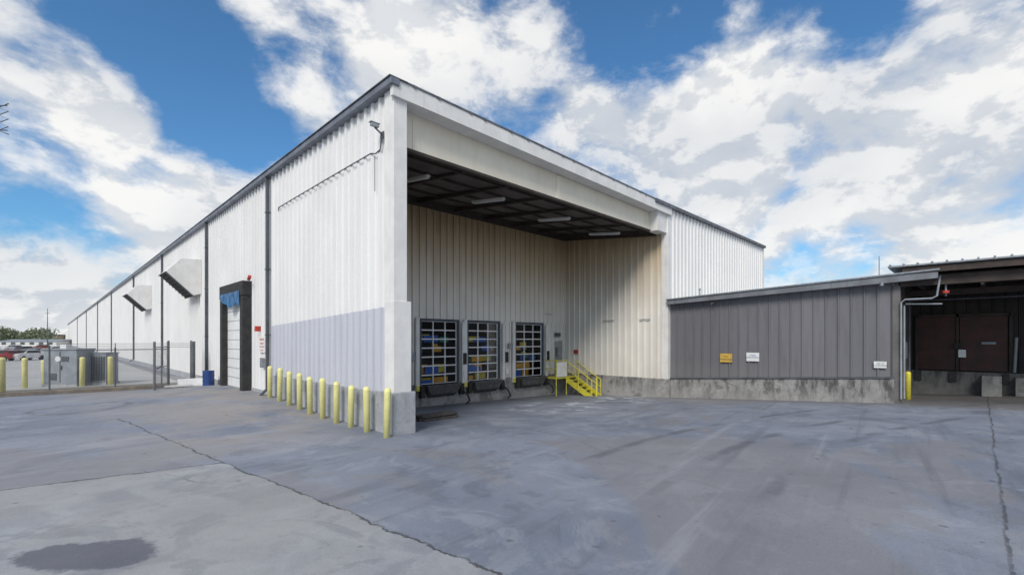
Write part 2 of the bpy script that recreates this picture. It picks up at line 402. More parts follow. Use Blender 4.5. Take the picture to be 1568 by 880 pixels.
for xx in (2.35,6.1,10.5,14.9):
    y0,y1=1.7,3.7
    b.beamy(y0,y1,xx-.07,xx+.07,zc(y0)-.32,zc(y0)-.24,zc(y1)-.32,zc(y1)-.24)
    b2.tube([(xx-.05,y0+.05,zc(y0)-.345),(xx-.05,y1-.05,zc(y1)-.345)],.02); b2.tube([(xx+.05,y0+.05,zc(y0)-.345),(xx+.05,y1-.05,zc(y1)-.345)],.02)
b.obj('ceiling_light_housings',M_tube,W); b2.obj('ceiling_light_tubes',M_wht,W)
# dock concrete
b=MB()
px=.36
for (a,c) in doors:
    b.box(px,a-.02,RB-.075,RB+.5,-1.4,.598); b.box(a-.02,c+.02,RB-.075,RB+.5,-1.4,.18); px=c+.02
b.box(px,17.1,RB-.075,RB+.5,-1.4,.598)
b.box(.36,.42,.99,RB,-1.4,.6)
b.obj('dock_wall',M_conc,W)
MB().box(17.0,17.4,-.1,RB,-1.4,.62).obj('recess_side_base',M_conc,W,bevel=.02)
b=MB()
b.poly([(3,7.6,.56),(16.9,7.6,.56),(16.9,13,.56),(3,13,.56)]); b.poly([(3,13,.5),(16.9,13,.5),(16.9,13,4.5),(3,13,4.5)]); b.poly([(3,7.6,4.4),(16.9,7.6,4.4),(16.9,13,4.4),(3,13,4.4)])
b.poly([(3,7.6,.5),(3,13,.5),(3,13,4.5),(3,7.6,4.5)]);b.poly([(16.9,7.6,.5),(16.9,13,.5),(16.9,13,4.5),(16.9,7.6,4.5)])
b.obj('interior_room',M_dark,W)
for k,(c,nm,nq) in enumerate([((.03,.14,.55),'blue',5),((.95,.42,.03),'orange',4),((.04,.32,.18),'green',3),((.9,.68,.05),'yellow',6)]):
    mm=simple('stacked_goods_'+nm,c,None,.5)
    b=MB()
    for (a,cc) in doors:
        for q in range(nq):
            x0=random.uniform(a,cc-.5); z0=.57+random.choice([0,.5,1.0,1.6,2.1]); y0=7.6
            b.box(x0,x0+random.uniform(.3,.9),y0+k*.17+q*.02,y0+k*.17+.14,z0,z0+random.uniform(.15,.5))
    b.obj('stored_goods_'+nm,mm,W)
mg=bpy.data.materials.new('window_glass'); mg.use_nodes=True; nt=mg.node_tree; nt.nodes.clear(); h=NT(nt)
o=h.n('ShaderNodeOutputMaterial'); gl=h.n('ShaderNodeBsdfGlossy'); gl.inputs['Roughness'].default_value=.05; gl.inputs['Color'].default_value=(.8,.85,.9,1)
tr=h.n('ShaderNodeBsdfTransparent'); tr.inputs['Color'].default_value=(.85,.9,.92,1); mx=h.n('ShaderNodeMixShader'); fr=h.n('ShaderNodeFresnel'); fr.inputs[0].default_value=1.35
nt.links.new(fr.outputs[0],mx.inputs[0]); nt.links.new(tr.outputs[0],mx.inputs[1]); nt.links.new(gl.outputs[0],mx.inputs[2]); nt.links.new(mx.outputs[0],o.inputs[0])
fb=MB(); gb=MB(); sb=MB(); jb=MB()
for (a,c) in doors:
    yy=RB+.06
    gb.poly([(a,yy+.03,D0),(c,yy+.03,D0),(c,yy+.03,D1),(a,yy+.03,D1)])
    for i in range(4):
        xc=a+(c-a)*i/3; w=.045 if i in(0,3) else .026
        fb.box(max(a,xc-w),min(c,xc+w),yy-.01,yy+.05,D0,D1)
    for i in range(8):
        zc_=D0+(D1-D0)*i/7; w=.03
        fb.box(a,c,yy-.005,yy+.045,max(D0,zc_-w),min(D1,zc_+w))
    jb.box(a-.14,a,RB-.03,RB+.1,.6,D1+.12); jb.box(c,c+.14,RB-.03,RB+.1,.6,D1+.12); jb.box(a,c,RB-.03,RB+.1,D1,D1+.12)
    sb.box(a-.42,a-.22,RB-.2,RB-.075,.3,D1+.15); sb.box(c+.20,c+.36,RB-.2,RB-.075,.3,D1+.0)
fb.obj('overhead_door_frames',M_wht,W); gb.obj('overhead_door_glass',mg,W); jb.obj('door_jambs',simple('dark_blue_jamb',(.07,.085,.11)),W); sb.obj('door_guide_posts',M_trim,W,bevel=.01)
b=MB(); bb=MB(); by=MB()
for (a,c) in doors:
    b.box(a+.05,c-.05,RB+.12,RB+.2,.18,.5)
    b.box(a+.08,c-.08,RB-.5,RB-.08,.47,.55)
    b.hexa([(a+.3,RB-.4,.1),(c-.3,RB-.4,.1),(c-.3,RB-.08,-.1),(a+.3,RB-.08,-.1)],[(a+.1,RB-.46,.46),(c-.1,RB-.46,.46),(c-.1,RB-.08,.46),(a+.1,RB-.08,.46)])
    for q in (a-.2,c+.0): bb.box(q,q+.22,RB-.32,RB-.08,-.05,.52)
    bb.tube([(c+.1,RB-.3,.2),(c+.25,RB-.6,-.1),(c+.2,RB-.8,-.35),(c-.1,RB-.9,-.45)],.05)
    by.box(a-.42,a-.24,RB-.23,RB-.2,.3,.55)
b.obj('dock_levellers',simple('grimy_steel',(.10,.10,.11),(.06,.055,.05),.6,5),W); bb.obj('dock_bumpers',M_black,W); by.obj('post_markings',M_ylw,W)
b=MB(); b2=MB()
for xx in (8.38,11.5,15.15):
    b.box(xx-.12,xx+.12,RB-.22,RB-.075,1.5,2.1); b2.tube([(xx,RB-.1,2.1),(xx,RB-.1,3.7)],.02); b2.box(xx-.09,xx+.09,RB-.24,RB-.08,.85,1.15)
b.obj('control_boxes',M_black,W); b2.obj('control_conduits',M_wht,W)
b=MB(); b.box(5.0,5.4,RB-.15,RB-.075,1.8,2.2); b.box(11.7,12.0,RB-.16,RB-.075,2.3,2.6); b.obj('junction_boxes',M_steel,W)
b=MB(); b.box(1.8,5.2,RB-.1,RB-.075,3.9,3.94);b.box(15.0,15.7,RB-.1,RB-.075,4.4,4.44); b.box(16.99,17.025,3.4,4.2,3.95,3.99); b.box(16.99,17.025,1.0,1.7,3.95,3.99); b.obj('siding_brackets',M_steel,W)
MB().box(15.85,16.7,RB-.1,RB-.075,.6,2.7).obj('personnel_door',simple('grey_door_paint',(.33,.33,.33)),W)
b=MB(); b.box(15.75,15.85,RB-.12,RB-.04,.6,2.8); b.box(16.7,16.8,RB-.12,RB-.04,.6,2.8); b.box(15.75,16.8,RB-.12,RB-.04,2.8,2.9); b.obj('personnel_door_frame',M_trim,W)
b=MB(); b.box(15.95,16.35,RB-.25,RB-.075,3.0,3.25); b.box(16.0,16.2,RB-.11,RB-.102,1.7,2.3); b.obj('door_light',M_spout,W)
MB().box(16.94,17.02,6.1,6.4,1.9,2.15).obj('fire_alarm_box',M_red,W)
# yellow stairs
St=empty('yellow_dock_stairs')
b=MB(); b.box(14.92,16.98,6.2,RB-.08,.38,.46)
for xv in (14.95,15.95): b.tube([(xv,6.22,-.9),(xv,6.22,1.5)],.03)
b.tube([(14.95,RB-.1,1.5),(14.95,6.22,1.5),(15.95,6.22,1.5)],.03); b.tube([(14.95,RB-.1,1.0),(14.95,6.22,1.0),(15.95,6.22,1.0)],.025)
for xv in (15.97,16.90):
    b.prism([(xv,6.22,.46),(xv,6.22,.12),(xv,4.55,-.80),(xv,4.25,-.80),(xv,4.25,-.58)],(.06,0,0))
for i in range(6): 
    yv=6.2-.3*(i+1); zz=.46-.19*(i+1); b.box(16.03,16.9,yv,yv+.28,zz-.03,zz)
for xv in (15.97,16.90):
    b.tube([(xv,6.2,.4),(xv,6.2,1.45),(xv,4.3,.35),(xv,4.3,-.7)],.035); b.tube([(xv,5.3,-.15),(xv,5.3,.85)],.03); b.tube([(xv,6.2,.95),(xv,4.3,-.1)],.025)
b.tube([(15.9,3.9,-.8),(15.9,3.9,.55)],.06)
b.obj('stair_frame',M_ylw,St)
MB().box(14.98,15.92,6.16,6.19,.5,1.42).obj('guard_panel',M_wht,St)
# downspouts
b=MB()
for yv in (10.82,22.4,38.5,57.5,84,112,150,200):
    b.box(-.22,-.085,yv-.07,yv+.07,.55,9.95)
    b.hexa([(-.22,yv-.07,9.95),(-.085,yv-.07,9.95),(-.085,yv+.07,9.95),(-.22,yv+.07,9.95)],[(-.27,yv-.07,10.2),(-.14,yv-.07,10.2),(-.14,yv+.07,10.2),(-.27,yv+.07,10.2)])
    b.hexa([(-.54,yv-.07,.25),(-.46,yv-.07,.2),(-.46,yv+.07,.2),(-.54,yv+.07,.25)],[(-.22,yv-.07,.56),(-.085,yv-.07,.56),(-.085,yv+.07,.56),(-.22,yv+.07,.56)])
    for zz in (3,6,8.6): b.box(-.24,-.05,yv-.1,yv+.1,zz,zz+.05)
b.obj('downspouts',M_spout,W)
b=MB(); b.tube([(-.1,9.55,8.45),(-.1,9.55,8.6),(-.1,5,8.63),(-.1,1.3,8.64),(-.1,1.0,8.55),(-.1,.72,8.6),(-.12,.6,9.0)],.02)
b.tube([(-.1,1.05,8.5),(-.1,1.05,7.4)],.012); b.box(-.11,-.075,.52,.7,8.9,9.1); b.tube([(-.08,.6,9.0),(-.35,.6,9.15)],.025); b.obj('conduit_run',M_spout,W)
b=MB(); b.box(-.5,-.25,.5,.62,9.15,9.25); b.box(-.54,-.22,.48,.64,9.25,9.27); b.obj('security_camera',M_steel,W,bevel=.01)
# hoods
for yv in (24.3,44.8):
    b=MB(); P=[(-.04,8.13),(-1.15,8.05),(-1.95,7.15),(-.5,5.72),(-.04,5.86)]
    yl=2.6 if yv<30 else 3.4
    a3=[(p[0],yv,p[1]) for p in P]; c3=[(p[0],yv+yl,p[1]) for p in P]
    b.poly(a3); b.poly(c3)
    b.quad(a3[0],a3[1],c3[1],c3[0]); b.quad(a3[1],a3[2],c3[2],c3[1]); b.quad(a3[3],a3[4],c3[4],c3[3])
    b.obj('ventilation_hood',M_trim,W)
    q=MB(); e=.02
    q.quad((-1.9,yv+e,7.12),(-.5,yv+e,5.75),(-.5,yv+yl-e,5.75),(-1.9,yv+yl-e,7.12)); q.obj('ventilation_hood_opening',M_black,W)
    q=MB()
    for t in range(9):
        f=t/8; q.box(-1.92+1.4*f,-1.88+1.4*f,yv+.03,yv+yl-.03,7.13-1.4*f-.08,7.13-1.4*f-.02)
    q.obj('hood_louvres',M_beam,W)
    q=MB(); q.tube([(-1.97,yv-.01,7.12),(-.5,yv-.01,5.68)],.045); q.tube([(-1.97,yv,7.12),(-1.97,yv+yl,7.12)],.03); q.obj('hood_rim',M_spout,W)
# big side door with dock shelter
b=MB(); Y0,Y1=13.4,17.6
b.box(-.5,-.04,Y0,Y0+.45,.2,4.98); b.box(-.5,-.04,Y1-.45,Y1,.2,4.98); b.box(-.52,-.04,Y0-.02,Y1+.02,5.0,5.72)
b.obj('dock_shelter',M_black,W,bevel=.02)
MB().box(-.22,-.07,Y0+.45,Y1-.45,.25,5.0).obj('side_roller_door',M_wht,W)
b=MB()
for i in range(9): b.box(-.235,-.215,Y0+.45,Y1-.45,.3+i*.5,.32+i*.5)
b.obj('roller_door_slats',M_steel,W)
b=MB(); n=18
for i in range(n):
    t0=i/n; t1=(i+1)/n
    ya=Y0+.35+(Y1-Y0-.6)*t0; yb=Y0+.35+(Y1-Y0-.6)*t1
    za=4.45+.2*math.sin(t0*9)+.3*t0+.06*math.sin(t0*31); zb=4.45+.2*math.sin(t1*9)+.3*t1+.06*math.sin(t1*31)
    b.quad((-.56-.10*math.sin(t0*17),ya,za),(-.56-.10*math.sin(t1*17),yb,zb),(-.55,yb,5.25),(-.55,ya,5.25))
b.obj('blue_tarp',M_blue,W)
b=MB(); b.tube([(-.3,12.9,5.9),(-.3,13.1,5.75)],.08); b.box(-.3,-.08,12.0,12.2,3.2,3.45); b.obj('wall_light',M_red,W)
MB().box(-.12,-.08,11.3,12.1,2.2,2.95).obj('warning_sign',M_wht,W)
b=MB()
for z0,z1,i0 in ((2.78,2.86,.1),(2.60,2.66,.15),(2.45,2.50,.08),(2.28,2.33,.2)): b.box(-.126,-.12,11.3+i0,12.1-i0,z0,z1)
b.obj('warning_sign_lettering',simple('faded_red_lettering',(.6,.22,.18)),W)
MB().box(-.2,-.08,11.4,11.75,1.5,1.95).obj('side_junction_box',M_steel,W)

# ------------------------------------------------------------------ bollards
def bollard(x,y,h,r=.085,mat=None):
    z=gz(x,y); b=MB()
    b.tube([(0,0,-.2),(0,0,h-.05),(0,0,h)],r,16)
    prev=None
    for rr,zz in ((r*.98,h),(r*.8,h+.035),(r*.45,h+.06),(.005,h+.068)):
        i=len(b.v)
        for a in range(16): b.v.append((rr*math.cos(a*math.pi/8),rr*math.sin(a*math.pi/8),zz))
        if prev is not None:
            for a in range(16): b.f.append((prev+a,prev+(a+1)%16,i+(a+1)%16,i+a))
        prev=i
    o=b.obj('yellow_bollard',mat or M_yel,smooth=True)
    o.location=(x,y,z); o.rotation_euler=(random.uniform(-.025,.025),random.uniform(-.025,.025),0)
    for p in o.data.polygons: p.use_smooth=len(p.vertices)==4
for yv in (-.18,.98,2.05,3.10,4.20,5.31,6.31,7.40,8.52,9.73):
    bollard(-.4,yv,1.33+random.uniform(-.05,.05),.1)
for (x,y,h_) in ((-8.9,22.7,1.85),(-8.2,26.8,1.7),(-7.4,28.3,1.5),(-7.0,27.9,1.5),(-5.8,26.0,1.7),(-4.5,26.0,1.7)): bollard(x,y,h_,.13)
bollard(19.0,-10.05,1.15,.1,M_ylw)

# ------------------------------------------------------------------ grey wing
G=empty('grey_warehouse_wing')
zr=lambda y: 5.04+.0445*(-y)
GX=17.3
prg=[(0,0),(.80,0),(.85,1),(.95,1),(.99,0)]
corr3(MB(),(GX,-.08),(GX,-9.7),(-1,0),.68,4.85,1.27,5.15,pitch=.46,d=.06,prof=prg).obj('grey_siding',M_grey,G)
b=MB(); b.hexa([(GX-.08,-9.75,-.5),(GX+.3,-9.75,-.5),(GX+.3,-.1,-1),(GX-.08,-.1,-1)],[(GX-.08,-9.75,1.27),(GX+.3,-9.75,1.27),(GX+.3,-.1,.68),(GX-.08,-.1,.68)])
b.obj('wing_concrete_base',M_conc,G,bevel=.02)
b=MB(); b.hexa([(GX-.13,-9.75,1.22),(GX-.08,-9.75,1.22),(GX-.08,-.1,.63),(GX-.13,-.1,.63)],[(GX-.13,-9.75,1.29),(GX-.0,-9.75,1.29),(GX-.0,-.1,.70),(GX-.13,-.1,.70)]); b.obj('base_flashing',M_spout,G)
M_fas=simple('dull_grey_fascia',(.20,.21,.235),(.15,.155,.17),.55,1.5,streak=.5,streakcol=(.09,.08,.08))
b=MB(); b.hexa([(GX-.42,-11.1,zr(-11.1)-.36),(GX-.3,-11.1,zr(-11.1)-.36),(GX-.3,-.05,zr(0)-.30),(GX-.42,-.05,zr(0)-.30)],
 [(GX-.42,-11.1,zr(-11.1)-.06),(GX-.3,-11.1,zr(-11.1)-.06),(GX-.3,-.05,zr(0)-.06),(GX-.42,-.05,zr(0)-.06)]); b.obj('wing_fascia',M_fas,G)
b=MB(); b.hexa([(GX-.48,-11.15,zr(-11.1)-.06),(GX+16,-11.15,zr(-11.1)-.06),(GX+16,-.04,zr(0)-.06),(GX-.48,-.04,zr(0)-.06)],
 [(GX-.48,-11.15,zr(-11.1)),(GX+16,-11.15,zr(-11.1)),(GX+16,-.04,zr(0)),(GX-.48,-.04,zr(0))]); b.obj('wing_roof',M_steel,G)
b=MB(); b.quad((GX-.3,-11.1,zr(-11.1)-.34),(GX+.3,-11.1,zr(-11.1)-.34),(GX+.3,-.05,zr(0)-.28),(GX-.3,-.05,zr(0)-.28)); b.obj('wing_soffit',M_fas,G)
b=MB(); b.box(GX-.05,GX+.25,-9.95,-9.7,-.3,5.0); b.box(GX,22.6,-9.9,-9.75,-.3,5.4); b.obj('bay_side_wall',simple('dirty_side_wall',(.16,.15,.145),(.09,.083,.08),.7,1,streak=.5),G)
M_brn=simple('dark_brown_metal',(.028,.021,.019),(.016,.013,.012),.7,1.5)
b=MB(); corr3(b,(22.5,-9.9),(22.5,-32),(-1,0),1.3,5.7,pitch=.4,d=.04,prof=prg); b.obj('bay_back_wall',M_brn,G)
MB().box(22.0,22.7,-32,-9.9,-.5,1.35).obj('bay_dock',concrete('dark_bay_concrete',(.17,.165,.16),(.10,.097,.095),.85,1.3,1.5),G,bevel=.02)  # dock concrete in a darker tone than the outer bases
b=MB(); b.box(21.2,22.0,-12.9,-12.3,.2,1.25); b.box(21.4,22.0,-13.9,-13.3,.2,1.2); b.obj('bay_dock_step',concrete('step_concrete',(.26,.255,.25),(.17,.165,.16),.6,1.3,1.2),G)
M_dred=simple('dark_red_door_paint',(.070,.018,.013),(.040,.013,.010),.6,2,streak=.5,streakcol=(.02,.011,.009))
b=MB(); b.box(22.38,22.46,-11.45,-10.15,1.4,3.85); b.box(22.38,22.46,-13.1,-11.6,1.4,3.85); b.box(22.38,22.46,-15.6,-14,1.4,3.85)
for q in range(1,5): b.box(22.36,22.39,-13.1,-10.15,1.4+q*.5,1.43+q*.5)
b.obj('bay_doors',M_dred,G)
b=MB()
for yv in (-10.1,-11.52,-13.2,-13.9): b.box(22.3,22.44,yv-.05,yv+.05,1.36,4.0)
b.box(22.3,22.44,-13.2,-10.1,3.86,3.98); b.obj('bay_door_frames',M_beam,G)
b=MB(); b.box(22.2,22.35,-11.8,-11.55,2.0,2.35); b.obj('bay_switch_box',M_wht,G)
b=MB(); b.tube([(22.2,-13.3,1.4),(21.9,-13.35,2.9)],.05); b.box(22.3,22.36,-12.75,-12.3,2.6,2.7); b.obj('bay_pole_and_plate',M_greymetal,G)
b=MB(); b.box(21.9,22.1,-11.5,-11.25,.9,1.34); b.box(21.9,22.1,-10.3,-10.05,.9,1.34); b.box(21.9,22.1,-13.15,-12.95,.9,1.34); b.box(22.1,22.4,-11.62,-11.42,2.4,2.65); b.obj('bay_bumpers',M_black,G)
b=MB(); b.poly([(GX-.3,-9.9,5.35),(22.7,-9.9,5.45),(22.7,-32,5.45),(GX-.3,-32,5.35)]); b.box(22.7,22.9,-32,-9.8,-1,5.7); b.box(GX,22.8,-32.2,-32,-1,5.7); b.obj('bay_ceiling',M_brn,G)  # unseen end wall added so light enters only from the open front
b=MB()
for yv in (-10.6,-12.4,-14.2,-16,-18): b.box(GX+.16,22.5,yv,yv+.14,4.95,5.34)
b.box(GX-.1,GX+.15,-32,-9.96,4.95,5.33); b.box(19.6,19.75,-32,-9.95,4.7,4.94); b.obj('bay_beams',M_beam,G)
MB().box(GX-.45,GX-.33,-32,-10.05,5.42,5.68).obj('bay_fascia',M_beam,G)
b=MB(); b.box(GX-.55,23,-32,-9.6,5.70,5.76)
for i in range(52): b.box(GX-.57,23,-9.7-.42*i,-9.64-.42*i,5.755,5.82)
b.obj('bay_roof',M_steel,G)
b=MB(); b.tube([(GX-.12,-9.98,.4),(GX-.12,-9.98,4.3),(GX-.12,-10.1,4.42),(GX-.12,-10.9,4.42),(GX-.12,-11.05,4.5),(GX-.12,-11.15,5.3)],.035)
b.tube([(GX+.1,-10.1,4.25),(GX+.1,-11.2,4.2)],.03); b.tube([(GX+.1,-10.06,.4),(GX+.1,-10.06,4.2)],.035); b.tube([(GX+.1,-11.3,4.5),(GX+.1,-11.3,5.2)],.03); b.tube([(GX+.4,-12.9,5.0),(GX+.4,-11.3,5.0)],.03)
b.tube([(GX+.4,-12.3,4.9),(GX+.4,-12.3,5.3)],.05)
b.obj('wall_pipes',M_greymetal,G)
b=MB(); b.tube([(21.0,-9.95,4.6),(21.0,-14,4.6)],.04); b.tube([(20.2,-10.0,1.0),(20.2,-10.0,4.6)],.04); b.box(18.6,19.0,-10.05,-9.92,2.0,2.7); b.obj('bay_conduits',M_spout,G)
b=MB(); b.tube([(GX,-11.3,4.6),(GX,-11.3,4.7)],.11,12); b.tube([(GX,-11.3,4.95),(GX,-11.3,5.05)],.09,12); b.obj('red_valves',M_red,G)
MB().tube([(GX-.3,-9.3,5.4),(GX-.3,-9.3,6.25)],.018).obj('roof_antenna',M_steel,G)
b=MB()
yv=-1.8
b.tube([(GX-.2,yv,zr(yv)),(GX-.2,yv,zr(yv)+.32)],.03); b.tube([(GX-.2,yv,zr(yv)+.3),(GX-.2,yv,zr(yv)+.38)],.055)
b.tube([(GX-.45,-2.5,zr(-2.5)-.5),(GX-.1,-2.5,zr(-2.5)-.42)],.03); b.tube([(GX-.5,-9.4,5.0),(GX-.5,-9.4,5.15)],.07)
b.obj('roof_vent',M_steel,G)
M_sy=simple('yellow_sign_paint',(.65,.42,.08),(.5,.33,.08),.5,4)
M_ink=simple('black_lettering',(.03,.03,.035))
rotG=(math.radians(90),0,math.radians(-90))
sg=empty('no_parking_sign'); MB().box(GX-.1,GX-.065,-3.4,-2.8,1.66,2.1).obj('panel',M_sy,sg)
text('NO\nPARKING',.15,(GX-.105,-3.1,1.87),rotG,M_ink,sg)
sg=empty('notice_sign'); MB().box(GX-.1,GX-.065,-4.66,-4.08,1.75,2.17).obj('panel',M_wht,sg)
text('NOTICE\nALL VISITORS\nREPORT TO OFFICE',.065,(GX-.105,-4.37,1.98),rotG,simple('blue_lettering',(.03,.1,.35)),sg)
sg=empty('dock_number_sign'); MB().box(GX-.1,GX-.065,-9.52,-9.1,1.63,1.9).obj('panel',M_wht,sg)
text('NO 15\nCLEARANCE',.085,(GX-.105,-9.31,1.77),rotG,M_ink,sg)

# ------------------------------------------------------------------ yard things
b=MB()
for i in range(5):
    yy=1.9+i*.17; b.box(2.2+random.uniform(-.2,.2),4.0+random.uniform(-.2,.2),yy,yy+.13,gz(3,2)+.0,gz(3,2)+.08+.05*(i%2))
b.box(2.3,3.9,2.0,2.5,gz(3,2)+.14,gz(3,2)+.2); b.obj('timber_stack',M_wood)
b=MB(); b.tube([(0,0,0),(0,0,.05),(0,0,.3),(0,0,.6),(0,0,.88)],.29,20)
for zz in (.02,.3,.6,.86): b.tube([(0,0,zz-.015),(0,0,zz+.015)],.305,20)
o=b.obj('blue_barrel',M_navy); o.location=(-.7,19.2,gz(-.7,19.2))
b=MB(); b.hexa([(-1.9,20.2,.05),(-.6,20.4,.05),(-.6,21.0,.1),(-1.9,20.9,.1)],[(-1.9,20.2,.11),(-.6,20.4,.11),(-.6,21.0,.5),(-1.9,20.9,.5)])
b.box(-2.6,-1.3,20.0,20.5,.12,.2); b.obj('discarded_panels',M_wht)
M_kerb=simple('weathered_kerb',(.24,.20,.16),(.15,.13,.11),.9,2,streak=.3)
b=MB(); b.hexa([(-30,22.9,-.1),(-1.2,20.98,-.1),(-1.2,21.2,-.1),(-30,23.12,-.1)],[(-30,22.9,.2),(-1.2,20.98,.2),(-1.2,21.2,.2),(-30,23.12,.2)]); b.obj('concrete_kerb',M_kerb,bevel=.02)
M_lot=simple('pale_lot_paving',(.42,.42,.42),(.35,.355,.36),.85,.3)
MB().poly([(-400,27.5,.006),(-1.0,24,.006),(-1.0,500,.006),(-400,500,.006)]).obj('parking_lot',M_lot)
M_dirt=simple('gravel_verge_dirt',(.25,.23,.20),(.18,.165,.15),.95,3)
MB().poly([(-60,25.1,.012),(-.1,21.1,.012),(-.1,25,.012),(-60,30,.012)]).obj('gravel_verge',M_dirt)
mf=bpy.data.materials.new('chain_link_mesh'); mf.use_nodes=True; nt=mf.node_tree; nt.nodes.clear(); h=NT(nt)
o=h.n('ShaderNodeOutputMaterial'); df=h.n('ShaderNodeBsdfDiffuse'); df.inputs[0].default_value=(.13,.14,.155,1); tr=h.n('ShaderNodeBsdfTransparent'); mx=h.n('ShaderNodeMixShader')
P,x,y,z=h.pos()
def wire(s_): 
    v=h.m('FRACT',h.m('DIVIDE',s_,.085)); return h.m('LESS_THAN',h.m('ABSOLUTE',h.m('SUBTRACT',v,.5)),.055)
xy=h.m('SUBTRACT',x,h.m('MULTIPLY',y,.6))
w=h.m('MAXIMUM',wire(h.m('ADD',xy,z)),wire(h.m('SUBTRACT',xy,z)))
nt.links.new(w,mx.inputs[0]); nt.links.new(tr.outputs[0],mx.inputs[1]); nt.links.new(df.outputs[0],mx.inputs[2]); nt.links.new(mx.outputs[0],o.inputs[0])
M_post=simple('dull_fence_steel',(.15,.16,.175),(.10,.105,.115),.5,5)
F=empty('chain_link_fence')
fy=lambda x: 21.6-(x+1)*.067
p=MB(); mm=MB(); wb=MB()
fx=[-1.1,-2.2,-4.6,-7.2,-9.8,-12.4,-15,-17.6,-20.2,-22.8,-25.4]
for i,xv in enumerate(fx):
    hh=2.75 if xv>-3 else 2.35
    p.tube([(xv,fy(xv),-.1),(xv,fy(xv),hh)],.055 if xv>-3 else .04)
    if xv<=-2.2: p.tube([(xv,fy(xv),2.3),(xv-.02,fy(xv)-.28,2.62)],.018)
p.tube([(-2.2,fy(-2.2),2.25),(-25.4,fy(-25.4),2.25)],.026)
p.tube([(-2.2,fy(-2.2),.2),(-25.4,fy(-25.4),.2)],.012)
for q in range(3):
    wb.tube([(-1.1,fy(-1.1)-.08-.09*q,2.36+.11*q),(-25.4,fy(-25.4)-.08-.09*q,2.36+.11*q)],.011,5)
mm.poly([(-2.2,fy(-2.2)-.045,.1),(-25.4,fy(-25.4)-.045,.1),(-25.4,fy(-25.4)-.045,2.25),(-2.2,fy(-2.2)-.045,2.25)])
p.obj('posts_and_rails',M_post,F); wb.obj('barbed_wire',M_post,F); mm.obj('mesh',mf,F)
Gt=empty('chain_link_gate'); p=MB(); mm=MB()
for (xa,ya,xb,yb) in ((-2.3,21.2,-3.3,18.4),(-1.05,21.5,-.6,23.4)):
    p.tube([(xa,ya,.1),(xa,ya,2.7)],.06); p.tube([(xb,yb,.1),(xb,yb,2.7)],.06); p.tube([(xa,ya,2.4),(xb,yb,2.4)],.03); p.tube([(xa,ya,.2),(xb,yb,.2)],.03); p.tube([(xa,ya,1.3),(xb,yb,1.3)],.025)
    mx_=(xa+xb)/2; my=(ya+yb)/2; p.tube([(mx_,my,.2),(mx_,my,2.7)],.035)
    mm.poly([(xa,ya,.2),(xb,yb,.2),(xb,yb,2.4),(xa,ya,2.4)])
p.obj('gate_frame',M_post,Gt); mm.obj('gate_mesh',mf,Gt)
def cabinet(name,x,y,w,d,hh,grill):
    E=empty(name); b=MB(); b.box(-w/2,w/2,-d/2,d/2,.15,hh); b.obj('body',M_greymetal,E,bevel=.03)
    MB().box(-w/2-.05,w/2+.05,-d/2-.05,d/2+.05,0,.15).obj('plinth',M_concL,E)
    MB().box(-w/2-.04,w/2+.04,-d/2-.04,d/2+.04,hh,hh+.06).obj('lid',M_greymetal,E)
    b=MB()
    if grill:
        for i in range(16): b.box(-w/2+.06,w/2-.06,-d/2-.03,-d/2+.0,.3+i*(hh-.5)/16,.34+i*(hh-.5)/16)
        for i in range(7): b.box(-w/2+.06+i*(w-.16)/6,-w/2+.09+i*(w-.16)/6,-d/2-.05,-d/2-.03,.25,hh-.15)
    else:
        b.box(-.02,.02,-d/2-.02,-d/2,.25,hh-.1); b.box(.1,.5,-d/2-.03,-d/2,hh-.7,hh-.4); b.box(-.6,-.2,-d/2-.03,-d/2,.4,.8); b.box(.08,.12,-d/2-.06,-d/2,1.0,1.25)
    b.obj('door_details',M_spout,E)
    if not grill:
        b=MB(); b.tube([(-.1,-d/2-.02,hh-.55),(-.1,-d/2-.04,hh-.55)],.16,14); b.box(-.4,-.05,-.2,.2,hh+.06,hh+.3); b.obj('meter',M_wht,E)
    E.location=(x,y,0); E.rotation_euler=(0,0,math.radians(-42))
cabinet('electrical_cabinet',-6.3,27.2,1.9,1.3,2.2,False)
cabinet('air_conditioning_unit',-4.75,27.0,1.05,1.0,1.95,True)
def car(x,y,ang,col):
    E=empty('parked_car'); m=simple('car_paint',col,None,.25)
    prof=[(-2.2,.3),(-2.25,.75),(-2.0,.92),(-1.2,1.0),(-.55,1.42),(.75,1.45),(1.5,1.0),(2.15,.9),(2.25,.6),(2.2,.3)]
    b=MB(); b.prism([(px_,-.85,pz) for px_,pz in prof],(0,1.7,0)); b.obj('body',m,E,bevel=.06)
    b=MB()
    for s_ in (-.865,.855): b.prism([(-1.1,s_,1.0),(-.55,s_,1.36),(.7,s_,1.38),(1.35,s_,1.0)],(0,.01,0))
    b.hexa([(-1.22,-.7,1.0),(-.62,-.7,1.4),(-.62,.7,1.4),(-1.22,.7,1.0)],[(-1.25,-.7,1.03),(-.65,-.7,1.43),(-.65,.7,1.43),(-1.25,.7,1.03)]); b.obj('windows',M_black,E)
    b=MB()
    for xx in(-1.35,1.4):
        for s_ in (-.8,.65): b.tube([(xx,s_-.08,.32),(xx,s_+.18,.32)],.32,14)
    b.obj('wheels',M_black,E)
    b=MB()
    for s_ in (-.7,.45): b.box(-2.27,-2.2,s_,s_+.25,.65,.8)
    b.obj('lamps',M_wht,E)
    E.location=(x,y,.01); E.rotation_euler=(0,0,ang)
def P2(f,u):
    r=u*f; return ((f+r)/S2-7.29,(f-r)/S2-12.155)
